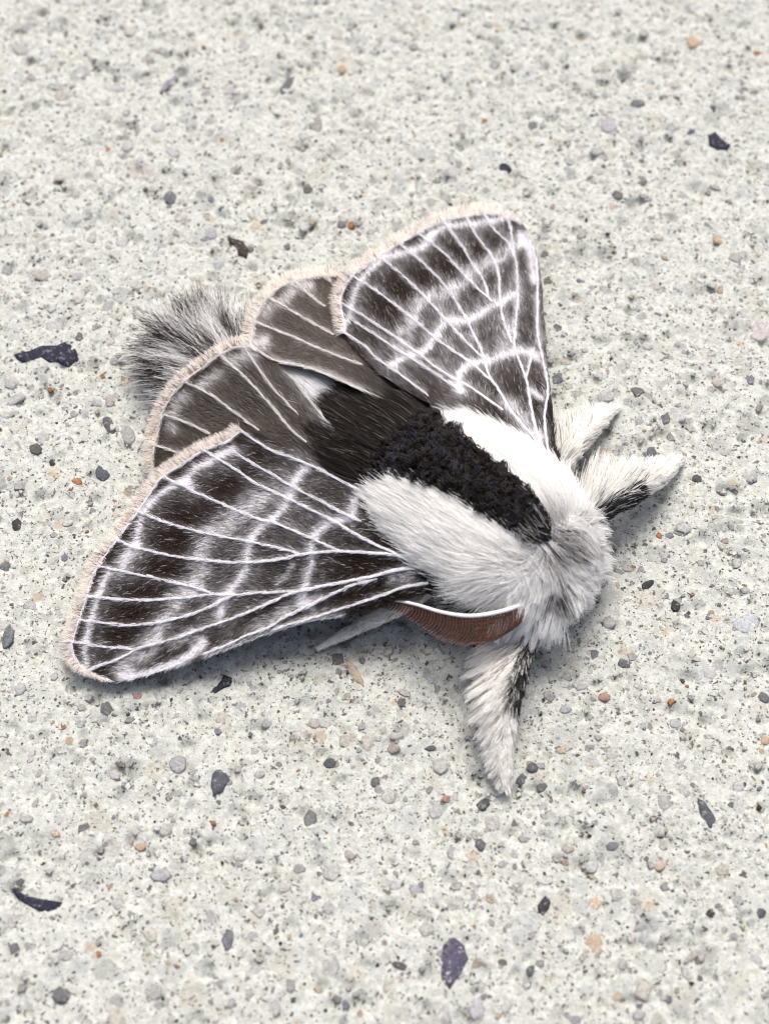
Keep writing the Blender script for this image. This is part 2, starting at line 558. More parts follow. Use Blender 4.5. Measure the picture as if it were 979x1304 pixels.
blobs = [  # x, y, half width, half height, turn in degrees, colour
    (642, 212, 9, 6, 10, NAVY), (775, 157, 11, 12, 30, (0.36, 0.34, 0.40)), (882, 52, 8, 8, 0, ORANGE), (435, 88, 6, 6, 0, ORANGE),
    (780, 262, 5, 6, 0, PINK), (915, 302, 8, 6, 40, ORANGE), (692, 1153, 8, 12, 15, DARK), (758, 1149, 9, 9, 0, (0.66, 0.45, 0.28)),
    (757, 1202, 14, 12, 60, (0.55, 0.37, 0.22)), (770, 887, 9, 5, 5, RED), (395, 1043, 9, 13, 10, (0.2, 0.2, 0.2)), (227, 972, 12, 11, 30, (0.3, 0.3, 0.34)),
    (203, 1113, 15, 9, -15, (0.33, 0.33, 0.37)), (535, 1133, 14, 9, 10, (0.32, 0.32, 0.36)), (88, 942, 7, 6, 0, ORANGE), (175, 886, 7, 5, 0, RED),
    (20, 665, 8, 8, 0, DARK), (130, 602, 11, 9, 40, SLATE), (10, 812, 8, 17, 15, (0.16, 0.17, 0.19)), (950, 793, 20, 13, -10, (0.52, 0.56, 0.62)),
    (967, 420, 12, 14, 0, (0.56, 0.5, 0.5)), (860, 769, 6, 7, 0, DARK), (825, 743, 9, 5, -30, DARK), (615, 1023, 8, 9, 30, (0.08, 0.085, 0.09)),
    (568, 1016, 6, 5, 0, RED), (290, 1195, 7, 13, 5, (0.18, 0.18, 0.2)), (607, 1282, 12, 16, 0, (0.46, 0.46, 0.52)), (510, 1229, 11, 6, 20, (0.12, 0.12, 0.12)),
    (735, 1298, 15, 7, 5, (0.17, 0.15, 0.22)), (969, 1160, 7, 8, 0, SLATE), (935, 1191, 8, 6, 0, (0.22, 0.22, 0.24)), (905, 1162, 6, 6, 0, DARK),
    (975, 941, 6, 6, 0, ORANGE), (35, 32, 9, 8, 0, (0.28, 0.28, 0.3)), (25, 60, 13, 8, 20, (0.4, 0.4, 0.39)), (105, 90, 12, 8, 0, (0.4, 0.39, 0.38)),
    (70, 414, 12, 9, 0, (0.42, 0.42, 0.42)), (216, 249, 9, 9, 40, (0.16, 0.17, 0.19)), (392, 240, 6, 7, 0, (0.12, 0.12, 0.12)), (402, 157, 9, 10, 30, (0.24, 0.21, 0.18)),
    (161, 552, 10, 14, -35, (0.27, 0.26, 0.26)), (139, 541, 7, 12, -20, (0.12, 0.12, 0.13)), (54, 556, 10, 8, 25, (0.48, 0.48, 0.49)), (101, 428, 5, 6, 30, (0.16, 0.16, 0.16)),
    (14, 486, 10, 8, 0, (0.42, 0.42, 0.42)), (20, 506, 13, 6, -30, (0.4, 0.4, 0.41)), (124, 511, 8, 5, 15, BLUE), (140, 510, 6, 8, 0, (0.36, 0.3, 0.28)),
    (46, 572, 8, 7, 0, (0.12, 0.12, 0.11)), (66, 587, 4, 5, 0, DARK), (94, 525, 5, 5, 0, (0.3, 0.29, 0.29)), (143, 457, 6, 6, 40, (0.2, 0.21, 0.22)),
    (430, 838, 9, 10, 0, (0.17, 0.17, 0.165)), (461, 840, 5, 5, 0, (0.2, 0.2, 0.2)), (511, 894, 6, 6, 0, (0.17, 0.16, 0.15)), (501, 951, 8, 7, 0, (0.24, 0.2, 0.16)),
    (549, 952, 8, 4, -5, (0.13, 0.13, 0.14)), (420, 970, 8, 7, 20, (0.09, 0.1, 0.1)), (504, 936, 10, 6, 0, (0.36, 0.36, 0.36)), (549, 863, 6, 6, 0, (0.62, 0.66, 0.7)),
    (555, 1032, 11, 9, 0, (0.42, 0.43, 0.43)), (478, 993, 6, 8, 20, (0.14, 0.14, 0.15)), (664, 992, 7, 8, 20, (0.12, 0.12, 0.13)), (677, 978, 8, 7, 0, (0.11, 0.115, 0.13)),
    (690, 1003, 7, 6, -20, (0.14, 0.14, 0.14)), (700, 884, 8, 7, 20, (0.24, 0.24, 0.26)), (720, 902, 8, 6, -20, (0.32, 0.33, 0.38)), (721, 858, 6, 7, 0, (0.36, 0.36, 0.36)),
    (829, 575, 8, 7, 40, (0.14, 0.145, 0.17)), (738, 577, 6, 5, 20, (0.1, 0.1, 0.1)), (848, 532, 7, 8, 0, (0.16, 0.16, 0.18)), (814, 535, 8, 6, 0, (0.28, 0.29, 0.33)),
    (812, 497, 9, 5, 10, (0.18, 0.17, 0.16)), (772, 504, 12, 9, 0, (0.44, 0.45, 0.45)), (865, 525, 13, 11, 0, (0.5, 0.5, 0.48)), (887, 608, 7, 6, 10, (0.1, 0.1, 0.11)),
    (710, 481, 7, 8, 20, (0.15, 0.16, 0.18)), (710, 417, 6, 6, 0, (0.17, 0.17, 0.17)), (697, 355, 7, 5, 0, (0.16, 0.17, 0.13)), (741, 296, 6, 6, 0, (0.3, 0.3, 0.3)),
    (435, 284, 6, 5, 0, (0.2, 0.2, 0.2)), (473, 294, 6, 5, 30, (0.3, 0.29, 0.27)), (270, 297, 8, 8, 0, (0.36, 0.37, 0.42)), (277, 338, 7, 6, 0, (0.34, 0.35, 0.4)),
    (96, 349, 9, 6, 0, (0.42, 0.42, 0.46)), (8, 343, 7, 6, 0, (0.24, 0.25, 0.28)), (220, 190, 9, 7, 20, (0.46, 0.47, 0.49)), (202, 160, 10, 7, 0, (0.46, 0.47, 0.46)),
    (290, 110, 9, 8, 0, (0.46, 0.45, 0.42)), (190, 217, 10, 12, -30, (0.5, 0.46, 0.43)), (310, 55, 9, 7, 30, (0.4, 0.4, 0.4)), (326, 284, 8, 6, -10, (0.64, 0.52, 0.36)),
    (387, 286, 7, 6, 0, (0.5, 0.52, 0.5)), (157, 196, 6, 6, 0, (0.2, 0.2, 0.22)), (527, 58, 7, 5, 20, (0.28, 0.27, 0.28)), (630, 80, 7, 6, 0, (0.22, 0.22, 0.24)),
    (820, 40, 6, 5, 0, (0.3, 0.3, 0.32)), (718, 98, 7, 6, 0, (0.4, 0.4, 0.4)), (880, 168, 6, 5, 0, (0.12, 0.12, 0.2)), (798, 208, 7, 6, 30, (0.36, 0.35, 0.34)),
    (640, 1100, 7, 5, 0, (0.3, 0.3, 0.3)), (445, 1088, 7, 6, 10, (0.3, 0.28, 0.25)), (380, 1105, 9, 7, 0, (0.22, 0.22, 0.22)), (612, 1075, 7, 8, 0, (0.12, 0.12, 0.13)),
    (575, 1085, 7, 8, 0, (0.34, 0.35, 0.35)), (780, 1077, 8, 7, 0, (0.2, 0.2, 0.21)), (840, 1100, 7, 9, 20, (0.52, 0.36, 0.28)), (880, 1218, 14, 5, -40, (0.4, 0.37, 0.32)),
    (815, 1180, 7, 9, 60, (0.3, 0.3, 0.3)), (675, 1235, 6, 8, 30, (0.12, 0.13, 0.13)), (640, 1225, 7, 6, 0, (0.14, 0.14, 0.14)), (370, 1255, 7, 10, 0, (0.2, 0.2, 0.22)),
    (85, 1215, 10, 8, 0, (0.42, 0.42, 0.41)), (150, 1150, 10, 9, 0, (0.46, 0.46, 0.45)), (330, 1160, 9, 8, 30, (0.44, 0.43, 0.42)), (100, 917, 9, 8, 0, (0.42, 0.42, 0.42)),
    (40, 912, 8, 8, 0, (0.45, 0.45, 0.45)), (178, 1077, 7, 5, 0, ORANGE), (70, 1060, 6, 5, 0, (0.5, 0.36, 0.24)), (33, 1042, 9, 7, 0, (0.48, 0.47, 0.44)),
    (860, 920, 8, 7, 0, (0.44, 0.44, 0.44)), (715, 955, 6, 5, 0, (0.5, 0.36, 0.2)), (940, 1000, 9, 8, 0, (0.46, 0.46, 0.46)), (780, 960, 10, 8, 0, (0.5, 0.5, 0.49)),
    (755, 640, 5, 5, 0, DARK), (955, 605, 10, 8, 0, (0.46, 0.46, 0.45)), (920, 690, 8, 7, 0, (0.48, 0.47, 0.45)), (800, 720, 9, 8, 0, (0.34, 0.34, 0.33)),
    (775, 790, 9, 8, 20, (0.34, 0.34, 0.35)), (765, 740, 8, 8, 0, (0.3, 0.3, 0.3)), (795, 845, 9, 6, 10, (0.13, 0.14, 0.15)), (757, 833, 6, 9, 0, (0.18, 0.18, 0.19)),
    (740, 870, 11, 8, 0, (0.5, 0.5, 0.5)), (905, 855, 9, 8, 0, (0.5, 0.5, 0.49)), (605, 1060, 6, 5, 0, (0.36, 0.36, 0.36)), (340, 920, 8, 6, 0, (0.3, 0.3, 0.3)),
    (400, 920, 8, 8, 0, (0.44, 0.42, 0.4)), (330, 985, 7, 6, 0, (0.4, 0.4, 0.4)), (145, 985, 8, 7, 0, (0.44, 0.44, 0.44)), (305, 1090, 9, 7, 0, (0.46, 0.45, 0.43)),
]
for poly, col in traced:
    P = np.array(poly, float)
    # roughen the traced outline a little
    Q = []
    for i in range(len(P)):
        a, b = P[i], P[(i + 1) % len(P)]
        Q.append(a)
        Q.append((a + b) / 2 + rng.uniform(-1.5, 1.5, 2))
    W = at(np.array(Q)[:, 0], np.array(Q)[:, 1], 0.0)[:, :2]
    c = W.mean(0)
    put_stone(stone_mesh(W - c, 'stone', col, 0.006, 0.006), c[0], c[1])
    taken.append((c[0], c[1], np.linalg.norm(W - c, axis=1).max()))
for (x, y, a, b, turn, col) in blobs:
    o2 = outline(10, 0.2, rng) * (a, b)
    t = math.radians(turn)
    o2 = o2 @ np.array([[math.cos(t), math.sin(t)], [-math.sin(t), math.cos(t)]])
    W = at(x + o2[:, 0], y + o2[:, 1], 0.0)[:, :2][::-1]
    c = W.mean(0)
    put_stone(stone_mesh(W - c, 'stone', col, 0.006, 0.005), c[0], c[1])
    taken.append((c[0], c[1], max(a, b) / 170))
# the remaining countable stones share a few outlines
cols = [(0.52, 0.52, 0.50), (0.58, 0.57, 0.53), (0.44, 0.445, 0.44), (0.60, 0.57, 0.50), (0.36, 0.36, 0.35), (0.54, 0.54, 0.55), (0.2, 0.2, 0.2), (0.56, 0.51, 0.43)]
kinds = [stone_mesh(outline(10, 0.2, rng, rng.uniform(0.7, 1.3)), 'stone', np.array(cols[i % 8]) * 0.85, 0.05, 0.045) for i in range(16)]
T = np.array(taken)
n_more = 298 - len(traced) - len(blobs)
while n_more > 0:
    px, py = rng.uniform(0, 979), rng.uniform(0, 1304)
    p = at(px, py, 0.0)
    r = rng.uniform(0.032, 0.062)
    if np.any(np.hypot(T[:, 0] - p[0], T[:, 1] - p[1]) < T[:, 2] + r + 0.02):
        continue
    T = np.vstack([T, (p[0], p[1], r)])
    o = put_stone(kinds[int(rng.integers(16))], p[0], p[1])
    o.scale = (r, r, 0.12)
    o.rotation_euler = (0, 0, rng.uniform(0, 6.28))
    n_more -= 1


def build_grit():
    """the finer grains, too many to count, standing just proud of the cement"""
    N = 9000
    V, F, C = [], [], []
    xy = np.c_[rng.uniform(-3.9, 3.9, N), rng.uniform(-4.0, 6.2, N)]
    rad = 0.007 + rng.gamma(1.6, 0.0058, N)
    rad = np.minimum(rad, 0.034)
    pal = np.array([(0.04, 0.036, 0.034), (0.10, 0.095, 0.09), (0.22, 0.215, 0.21), (0.40, 0.395, 0.38), (0.58, 0.57, 0.53), (0.70, 0.69, 0.66), (0.50, 0.42, 0.32), (0.42, 0.2, 0.09), (0.24, 0.24, 0.30)])
    pick = rng.choice(len(pal), N, p=[0.12, 0.08, 0.06, 0.17, 0.24, 0.22, 0.06, 0.02, 0.03])
    pick = np.where((rad > 0.017) & (pick < 2) & (rng.random(N) < 0.6), 3, pick)
    rad = np.where(pick < 2, rad * 0.62, rad)
    Z = relief(xy[:, 0], xy[:, 1])
    for i in range(N):
        n = int(rng.integers(5, 8))
        o2 = outline(n, 0.35, rng, rng.uniform(0.6, 1.5)) * rad[i]
        a = rng.uniform(0, 6.28)
        o2 = o2 @ np.array([[math.cos(a), math.sin(a)], [-math.sin(a), math.cos(a)]])
        b = len(V)
        for p in o2:
            V.append((xy[i, 0] + p[0], xy[i, 1] + p[1], Z[i] - 0.012))
        for p in o2:
            V.append((xy[i, 0] + p[0] * 0.75, xy[i, 1] + p[1] * 0.75, Z[i] + 0.002 + 0.15 * rad[i] * rng.uniform(0.3, 1)))
        for k in range(n):
            j = (k + 1) % n
            F.append((b + k, b + j, b + n + j, b + n + k))
        F.append(tuple(b + n + k for k in range(n)))
        C += [pal[pick[i]] * 0.66 * rng.uniform(0.8, 1.2)] * (2 * n)
    o = mesh_obj('grit', V, F, M_STONE, ground, None, np.array(C), smooth=False)
    o['kind'] = 'stuff'


build_grit()

# ------------------------------------------------------------------ the moth: body frame
HEAD = -0.68
H2 = np.array([math.cos(HEAD), math.sin(HEAD)])
N2 = np.array([-H2[1], H2[0]])
ORG = np.array([0.66, -0.35])
BASE = Vector((ORG[0], ORG[1], 0.0))
moth = link(bpy.data.objects.new('moth', None))
moth.location = BASE
moth['label'] = 'furry black and white moth with white-veined wings resting on concrete'
moth['category'] = 'moth'
INV = Matrix.Translation(-BASE)


def body_pt(s, t, z):
    s, t, z = np.broadcast_arrays(*(np.asarray(q, float) for q in (s, t, z)))
    xy = ORG + s[..., None] * H2 + t[..., None] * N2
    return np.concatenate([xy, z[..., None]], -1)


def body_vec(s, t, z):
    return body_pt(s, t, z) - body_pt(0 * np.asarray(s, float), 0 * np.asarray(s, float), 0 * np.asarray(s, float))


RINGS = np.array([  # s, half width, centre height, half height
    (-2.80, 0.04, 0.16, 0.03), (-2.65, 0.16, 0.17, 0.09), (-2.3, 0.25, 0.19, 0.13), (-1.6, 0.32, 0.25, 0.19), (-1.25, 0.36, 0.30, 0.22), (-1.0, 0.40, 0.36, 0.28),
    (-0.72, 0.46, 0.45, 0.37), (-0.4, 0.54, 0.51, 0.42), (0.0, 0.58, 0.52, 0.43), (0.3, 0.55, 0.50, 0.41), (0.52, 0.46, 0.46, 0.36),
    (0.66, 0.36, 0.42, 0.28), (0.75, 0.26, 0.39, 0.21), (0.81, 0.14, 0.37, 0.12), (0.84, 0.03, 0.36, 0.03)])


def ring(s):
    return [np.interp(s, RINGS[:, 0], RINGS[:, k]) for k in (1, 2, 3)]


def body_surf(s, phi):
    hw, zc, hh = ring(s)
    P = body_pt(s, hw * np.sin(phi), zc + hh * np.cos(phi))
    n = body_vec(0 * s, np.sin(phi) / np.maximum(hw, 0.02), np.cos(phi) / np.maximum(hh, 0.02))
    dsl = (ring(s + 0.03)[0] - ring(s - 0.03)[0]) / 0.06
    n = norm(norm(n) - body_vec(np.clip(dsl, -3, 3), 0 * s, 0 * s) * 0.8)
    return P, n


def crest_halfwidth(s):
    return np.interp(s, [-0.9, -0.66, -0.5, -0.2, 0.2, 0.38, 0.48, 0.53], [0.40, 0.36, 0.23, 0.17, 0.14, 0.12, 0.08, 0.0])


def build_body():
    ss = np.unique(np.r_[np.linspace(-2.80, 0.84, 90)])
    ph = np.linspace(0, 2 * np.pi, 40, endpoint=False)
    S, Ph = np.meshgrid(ss, ph, indexing='ij')
    P, _ = body_surf(S.ravel(), Ph.ravel())
    n, m = S.shape
    F = [(i * m + j, i * m + (j + 1) % m, (i + 1) * m + (j + 1) % m, (i + 1) * m + j) for i in range(n - 1) for j in range(m)]
    F += [tuple(range(m - 1, -1, -1)), tuple((n - 1) * m + j for j in range(m))]
    t = ring(S.ravel())[0] * np.sin(Ph.ravel())
    dark = (np.abs(t) < crest_halfwidth(S.ravel())) & (S.ravel() < 0.52) | (S.ravel() < -0.62)
    C = np.where(dark[:, None], (0.02, 0.017, 0.016), (0.88, 0.87, 0.85))
    return mesh_obj('body', P, F, M_BODY, moth, INV, C)


body = build_body()

# ------------------------------------------------------------------ wings
WHITE, DARKW = np.array((0.87, 0.86, 0.885)), np.array((0.025, 0.0132, 0.007))

near_fore = dict(
    costa=[(578, 744), (545, 755), (514, 762), (482, 772), (441, 783), (400, 791), (348, 805), (291, 826), (258, 838), (213, 852), (184, 861), (156, 867), (138, 866)],
    margin=[(138, 866), (120, 859), (104, 849), (95, 836), (92, 820), (102, 787), (111, 758), (124, 722), (151, 685), (176, 650), (205, 610), (232, 591), (260, 573), (290, 562), (307, 548)],
    inner=[(520, 632), (485, 620), (450, 603), (410, 586), (370, 570), (335, 556), (307, 548)],
    z=[(578, 744, .56), (514, 762, .48), (441, 783, .38), (348, 805, .28), (258, 838, .2), (140, 865, .1), (92, 820, .12), (112, 758, .17), (152, 685, .22), (205, 610, .30),
       (260, 573, .36), (307, 549, .42), (350, 565, .5), (410, 588, .58), (485, 625, .72), (520, 640, .76), (300, 700, .37), (400, 700, .51)],
    veins=[
        ([(307, 548), (328, 563), (350, 575), (397, 593), (432, 611), (463, 627), (490, 642)], 1.5, 2.6),
        ([(300, 577), (330, 595), (350, 606), (375, 621), (412, 640), (438, 654), (460, 664)], 1.0, 1.2),
        ([(257, 572), (293, 593), (324, 614), (346, 625), (377, 640), (418, 660), (453, 680), (473, 691), (500, 703), (525, 716)], 1.4, 3.2),
        ([(207, 606), (252, 628), (293, 646), (324, 659), (350, 666), (393, 684), (418, 695), (434, 702)], 1.4, 1.8),
        ([(174, 650), (211, 665), (242, 674), (273, 681), (320, 690), (352, 697), (373, 703), (383, 706)], 1.3, 1.6),
        ([(150, 688), (172, 697), (203, 704), (233, 710), (270, 714), (291, 716), (332, 715), (362, 711), (383, 706), (428, 702), (473, 704), (500, 706), (520, 712), (535, 722)], 1.3, 3.6),
        ([(125, 721), (158, 728), (193, 735), (233, 744), (260, 752), (276, 758)], 1.3, 1.7),
        ([(112, 759), (152, 763), (193, 764), (233, 761), (270, 757), (299, 757)], 1.3, 1.6),
        ([(102, 789), (131, 793), (162, 796), (192, 794), (217, 789), (244, 782), (272, 770), (299, 758), (332, 755), (380, 753)], 1.3, 1.6),
        ([(90, 817), (111, 820), (137, 824), (158, 825), (171, 827)], 1.2, 1.4),
        ([(115, 852), (137, 844), (158, 836), (172, 827), (192, 821), (223, 813), (254, 802), (291, 789), (332, 773), (364, 758), (393, 750), (432, 742), (473, 734), (508, 725), (540, 722)], 1.2, 4.0),
        ([(262, 832), (291, 820), (317, 808), (346, 797), (364, 785), (393, 771), (424, 756), (450, 745), (480, 737)], 1.5, 2.2),
        ([(350, 801), (372, 794), (401, 786), (431, 776), (465, 765), (492, 756), (512, 748), (545, 742)], 1.4, 3.2)],
    lines=[  # polyline, strength, half width in px
        ([(301, 572), (273, 587), (250, 600), (243, 612), (246, 622)], .9, 5.5), ([(238, 612), (217, 622), (195, 642)], .95, 4.8), ([(193, 642), (183, 661), (179, 685), (178, 694)], .9, 5.5),
        ([(172, 699), (165, 712), (158, 726)], .95, 9), ([(143, 728), (133, 746), (124, 775), (117, 801), (112, 824), (115, 846)], 1.0, 4.8),
        ([(344, 628), (336, 634), (318, 646), (301, 661), (275, 677), (265, 693), (260, 714), (258, 738), (235, 754), (229, 771), (213, 791), (200, 812), (184, 832), (168, 844), (160, 858)], .66, 13),
        ([(393, 599), (379, 613), (374, 631), (365, 648), (350, 662), (332, 676), (321, 693), (319, 718), (311, 734), (299, 750), (288, 767), (283, 783)], .88, 6),
        ([(461, 631), (453, 644), (453, 658), (438, 662), (420, 669), (405, 681), (400, 695), (401, 718), (392, 742), (389, 762), (400, 775)], .85, 5.5),
        ([(378, 718), (370, 730), (358, 742)], .5, 4), ([(160, 861), (190, 856), (215, 847), (243, 833), (262, 816)], .95, 6.5), ([(225, 815), (250, 806)], .6, 8),
        ([(262, 837), (291, 824), (330, 811), (380, 795), (440, 780)], .6, 4), ([(330, 800), (380, 770), (410, 758)], .45, 9), ([(505, 735), (530, 728)], .8, 8)],
    margin_line=(.9, 2.6), grey=[(6, .24, 38), (7, .16, 32)], sub=(0, 5), outer_grey=.26, clear=[], hairs=52000)

far_fore = dict(
    costa=[(716, 590), (706, 563), (703, 514), (699, 482), (695, 444), (692, 403), (689, 358), (685, 331), (674, 299), (664, 284)],
    margin=[(664, 284), (650, 277), (640, 273), (622, 271), (593, 275), (564, 281), (531, 297), (508, 310), (482, 326), (453, 347), (442, 360), (435, 374), (433, 385), (437, 405), (440, 424)],
    inner=[(570, 522), (545, 513), (515, 496), (482, 474), (458, 450), (440, 424)],
    z=[(716, 590, .52), (706, 563, .46), (703, 514, .40), (695, 444, .30), (690, 380, .23), (683, 330, .17), (662, 284, .12), (622, 273, .13), (564, 282, .17), (508, 311, .24),
       (453, 348, .32), (435, 380, .38), (440, 425, .45), (482, 472, .58), (530, 500, .72), (570, 522, .82), (600, 400, .37), (625, 480, .54)],
    veins=[
        ([(440, 424), (467, 443), (478, 455), (500, 470), (522, 486), (545, 504)], 1.5, 1.6),
        ([(452, 410), (482, 429), (502, 443), (522, 455), (547, 471), (584, 496)], 1.1, 1.1),
        ([(435, 386), (461, 401), (488, 419), (531, 449), (563, 473), (600, 494), (640, 522)], 1.3, 2.2),
        ([(445, 349), (482, 372), (522, 403), (559, 434), (601, 463), (624, 484)], 1.4, 1.9),
        ([(484, 327), (512, 350), (543, 380), (571, 411), (597, 439), (617, 458)], 1.3, 1.6),
        ([(508, 310), (539, 335), (569, 367), (589, 399), (601, 422), (616, 455), (622, 478), (636, 498), (652, 525), (690, 570)], 1.3, 3.4),
        ([(533, 297), (566, 323), (591, 350), (611, 370), (627, 384)], 1.3, 1.6),
        ([(564, 281), (585, 309), (601, 335), (616, 358), (622, 379)], 1.3, 1.5),
        ([(593, 275), (607, 301), (626, 327), (634, 348), (637, 383), (641, 409), (651, 436)], 1.3, 1.6),
        ([(616, 272), (630, 293), (648, 311), (654, 326)], 1.2, 1.4),
        ([(646, 274), (651, 297), (654, 321), (658, 342), (659, 383), (656, 413), (655, 441), (665, 471), (671, 488), (675, 514), (683, 550), (695, 580)], 1.3, 3.4),
        ([(678, 447), (673, 467), (669, 484)], 1.4, 2.0),
        ([(671, 301), (681, 327), (684, 352), (684, 383), (684, 423), (691, 459), (696, 482), (697, 502), (693, 531), (698, 575), (706, 590)], 1.6, 2.6)],
    lines=[
        ([(645, 280), (628, 285), (599, 289), (571, 292), (550, 302)], 1.0, 4.8), ([(549, 303), (539, 318), (516, 325), (492, 330)], .9, 5.5), ([(492, 330), (480, 340), (466, 354), (455, 374), (448, 403), (443, 416)], .88, 4.5),
        ([(672, 303), (664, 312), (648, 324), (630, 337), (605, 350), (589, 364), (566, 378), (551, 382), (533, 395), (522, 420), (510, 440)], .70, 10),
        ([(652, 380), (632, 391), (612, 403), (591, 413), (573, 411), (560, 424), (545, 447), (523, 455), (504, 467)], .9, 5.5),
        ([(687, 459), (671, 451), (650, 453), (628, 462), (612, 464), (594, 471), (586, 486), (589, 502)], .88, 6),
        ([(677, 500), (690, 510)], .8, 5), ([(664, 303), (676, 325), (680, 360)], .7, 7), ([(660, 400), (660, 345)], .25, 8), ([(684, 380), (688, 440)], .25, 5), ([(650, 520), (685, 560)], .75, 10), ([(645, 440), (652, 425)], .5, 12)],
    margin_line=(.9, 2.4), grey=[(4, .25, 34), (5, .18, 34)], sub=(0, 3), outer_grey=.26, clear=[], hairs=46000)

near_hind = dict(
    costa=[(480, 650), (400, 640), (330, 645), (250, 635), (198, 616)],
    margin=[(198, 616), (194, 591), (198, 562), (205, 532), (213, 513), (233, 487), (258, 468), (280, 452), (298, 443), (312, 441)],
    inner=[(480, 605), (457, 581), (432, 556), (412, 532), (389, 503), (371, 481), (345, 459), (312, 441)],
    z=[(480, 650, .5), (400, 640, .42), (330, 645, .28), (198, 616, .12), (198, 562, .20), (213, 513, .30), (258, 468, .42), (312, 441, .50), (345, 459, .53), (389, 503, .58), (432, 556, .65), (480, 605, .70), (300, 540, .34), (370, 560, .50)],
    veins=[
        ([(279, 451), (313, 481), (344, 515), (370, 546), (390, 563)], 1.4, 1.6), ([(235, 485), (272, 505), (303, 528), (330, 548)], 1.3, 1.4), ([(205, 527), (237, 538), (268, 552)], 1.3, 1.3),
        ([(196, 567), (221, 574), (245, 583)], 1.2, 1.2), ([(312, 444), (331, 472), (351, 498), (380, 528)], 0.8, 0.9), ([(371, 479), (389, 503), (412, 532), (434, 558), (455, 580)], 1.0, 2.6)],
    lines=[([(223, 548), (228, 520), (240, 507)], .8, 8), ([(262, 492), (282, 480)], .75, 8), ([(312, 444), (330, 452), (300, 462)], .75, 9), ([(371, 479), (412, 532), (450, 572)], .42, 9)],
    margin_line=(.85, 3.5), grey=[], sub=None, outer_grey=0, clear=[], hairs=16000)

far_hind = dict(
    costa=[(525, 512), (490, 440), (460, 380), (440, 350)],
    margin=[(440, 350), (412, 351), (382, 356), (361, 363), (343, 377), (331, 393), (325, 407), (321, 425), (318, 441)],
    inner=[(520, 530), (490, 511), (453, 493), (412, 476), (382, 466), (351, 460), (318, 441)],
    z=[(525, 512, .62), (490, 440, .40), (440, 350, .17), (412, 351, .2), (382, 356, .27), (343, 377, .37), (325, 407, .44), (318, 441, .50), (351, 460, .53), (412, 476, .59), (453, 493, .65), (520, 530, .74), (412, 425, .41)],
    veins=[
        ([(326, 410), (372, 428), (412, 446), (462, 465)], 1.4, 1.2), ([(343, 379), (372, 396), (398, 411), (425, 426)], 1.4, 1.3), ([(376, 358), (394, 375), (414, 390)], 1.3, 1.3), ([(412, 351), (424, 360)], 1.2, 1.2),
        ([(318, 441), (351, 459), (382, 465), (412, 475), (453, 493), (490, 510)], 1.2, 2.4)],
    lines=[([(342, 402), (352, 392)], .75, 8), ([(366, 385), (378, 372), (395, 366)], .8, 8), ([(322, 420), (328, 440), (340, 438)], .9, 10), ([(351, 460), (412, 475), (470, 502)], .4, 6)],
    margin_line=(.8, 3.0), grey=[], sub=None, outer_grey=0, clear=[], hairs=12000)

streak = Lattice(31)


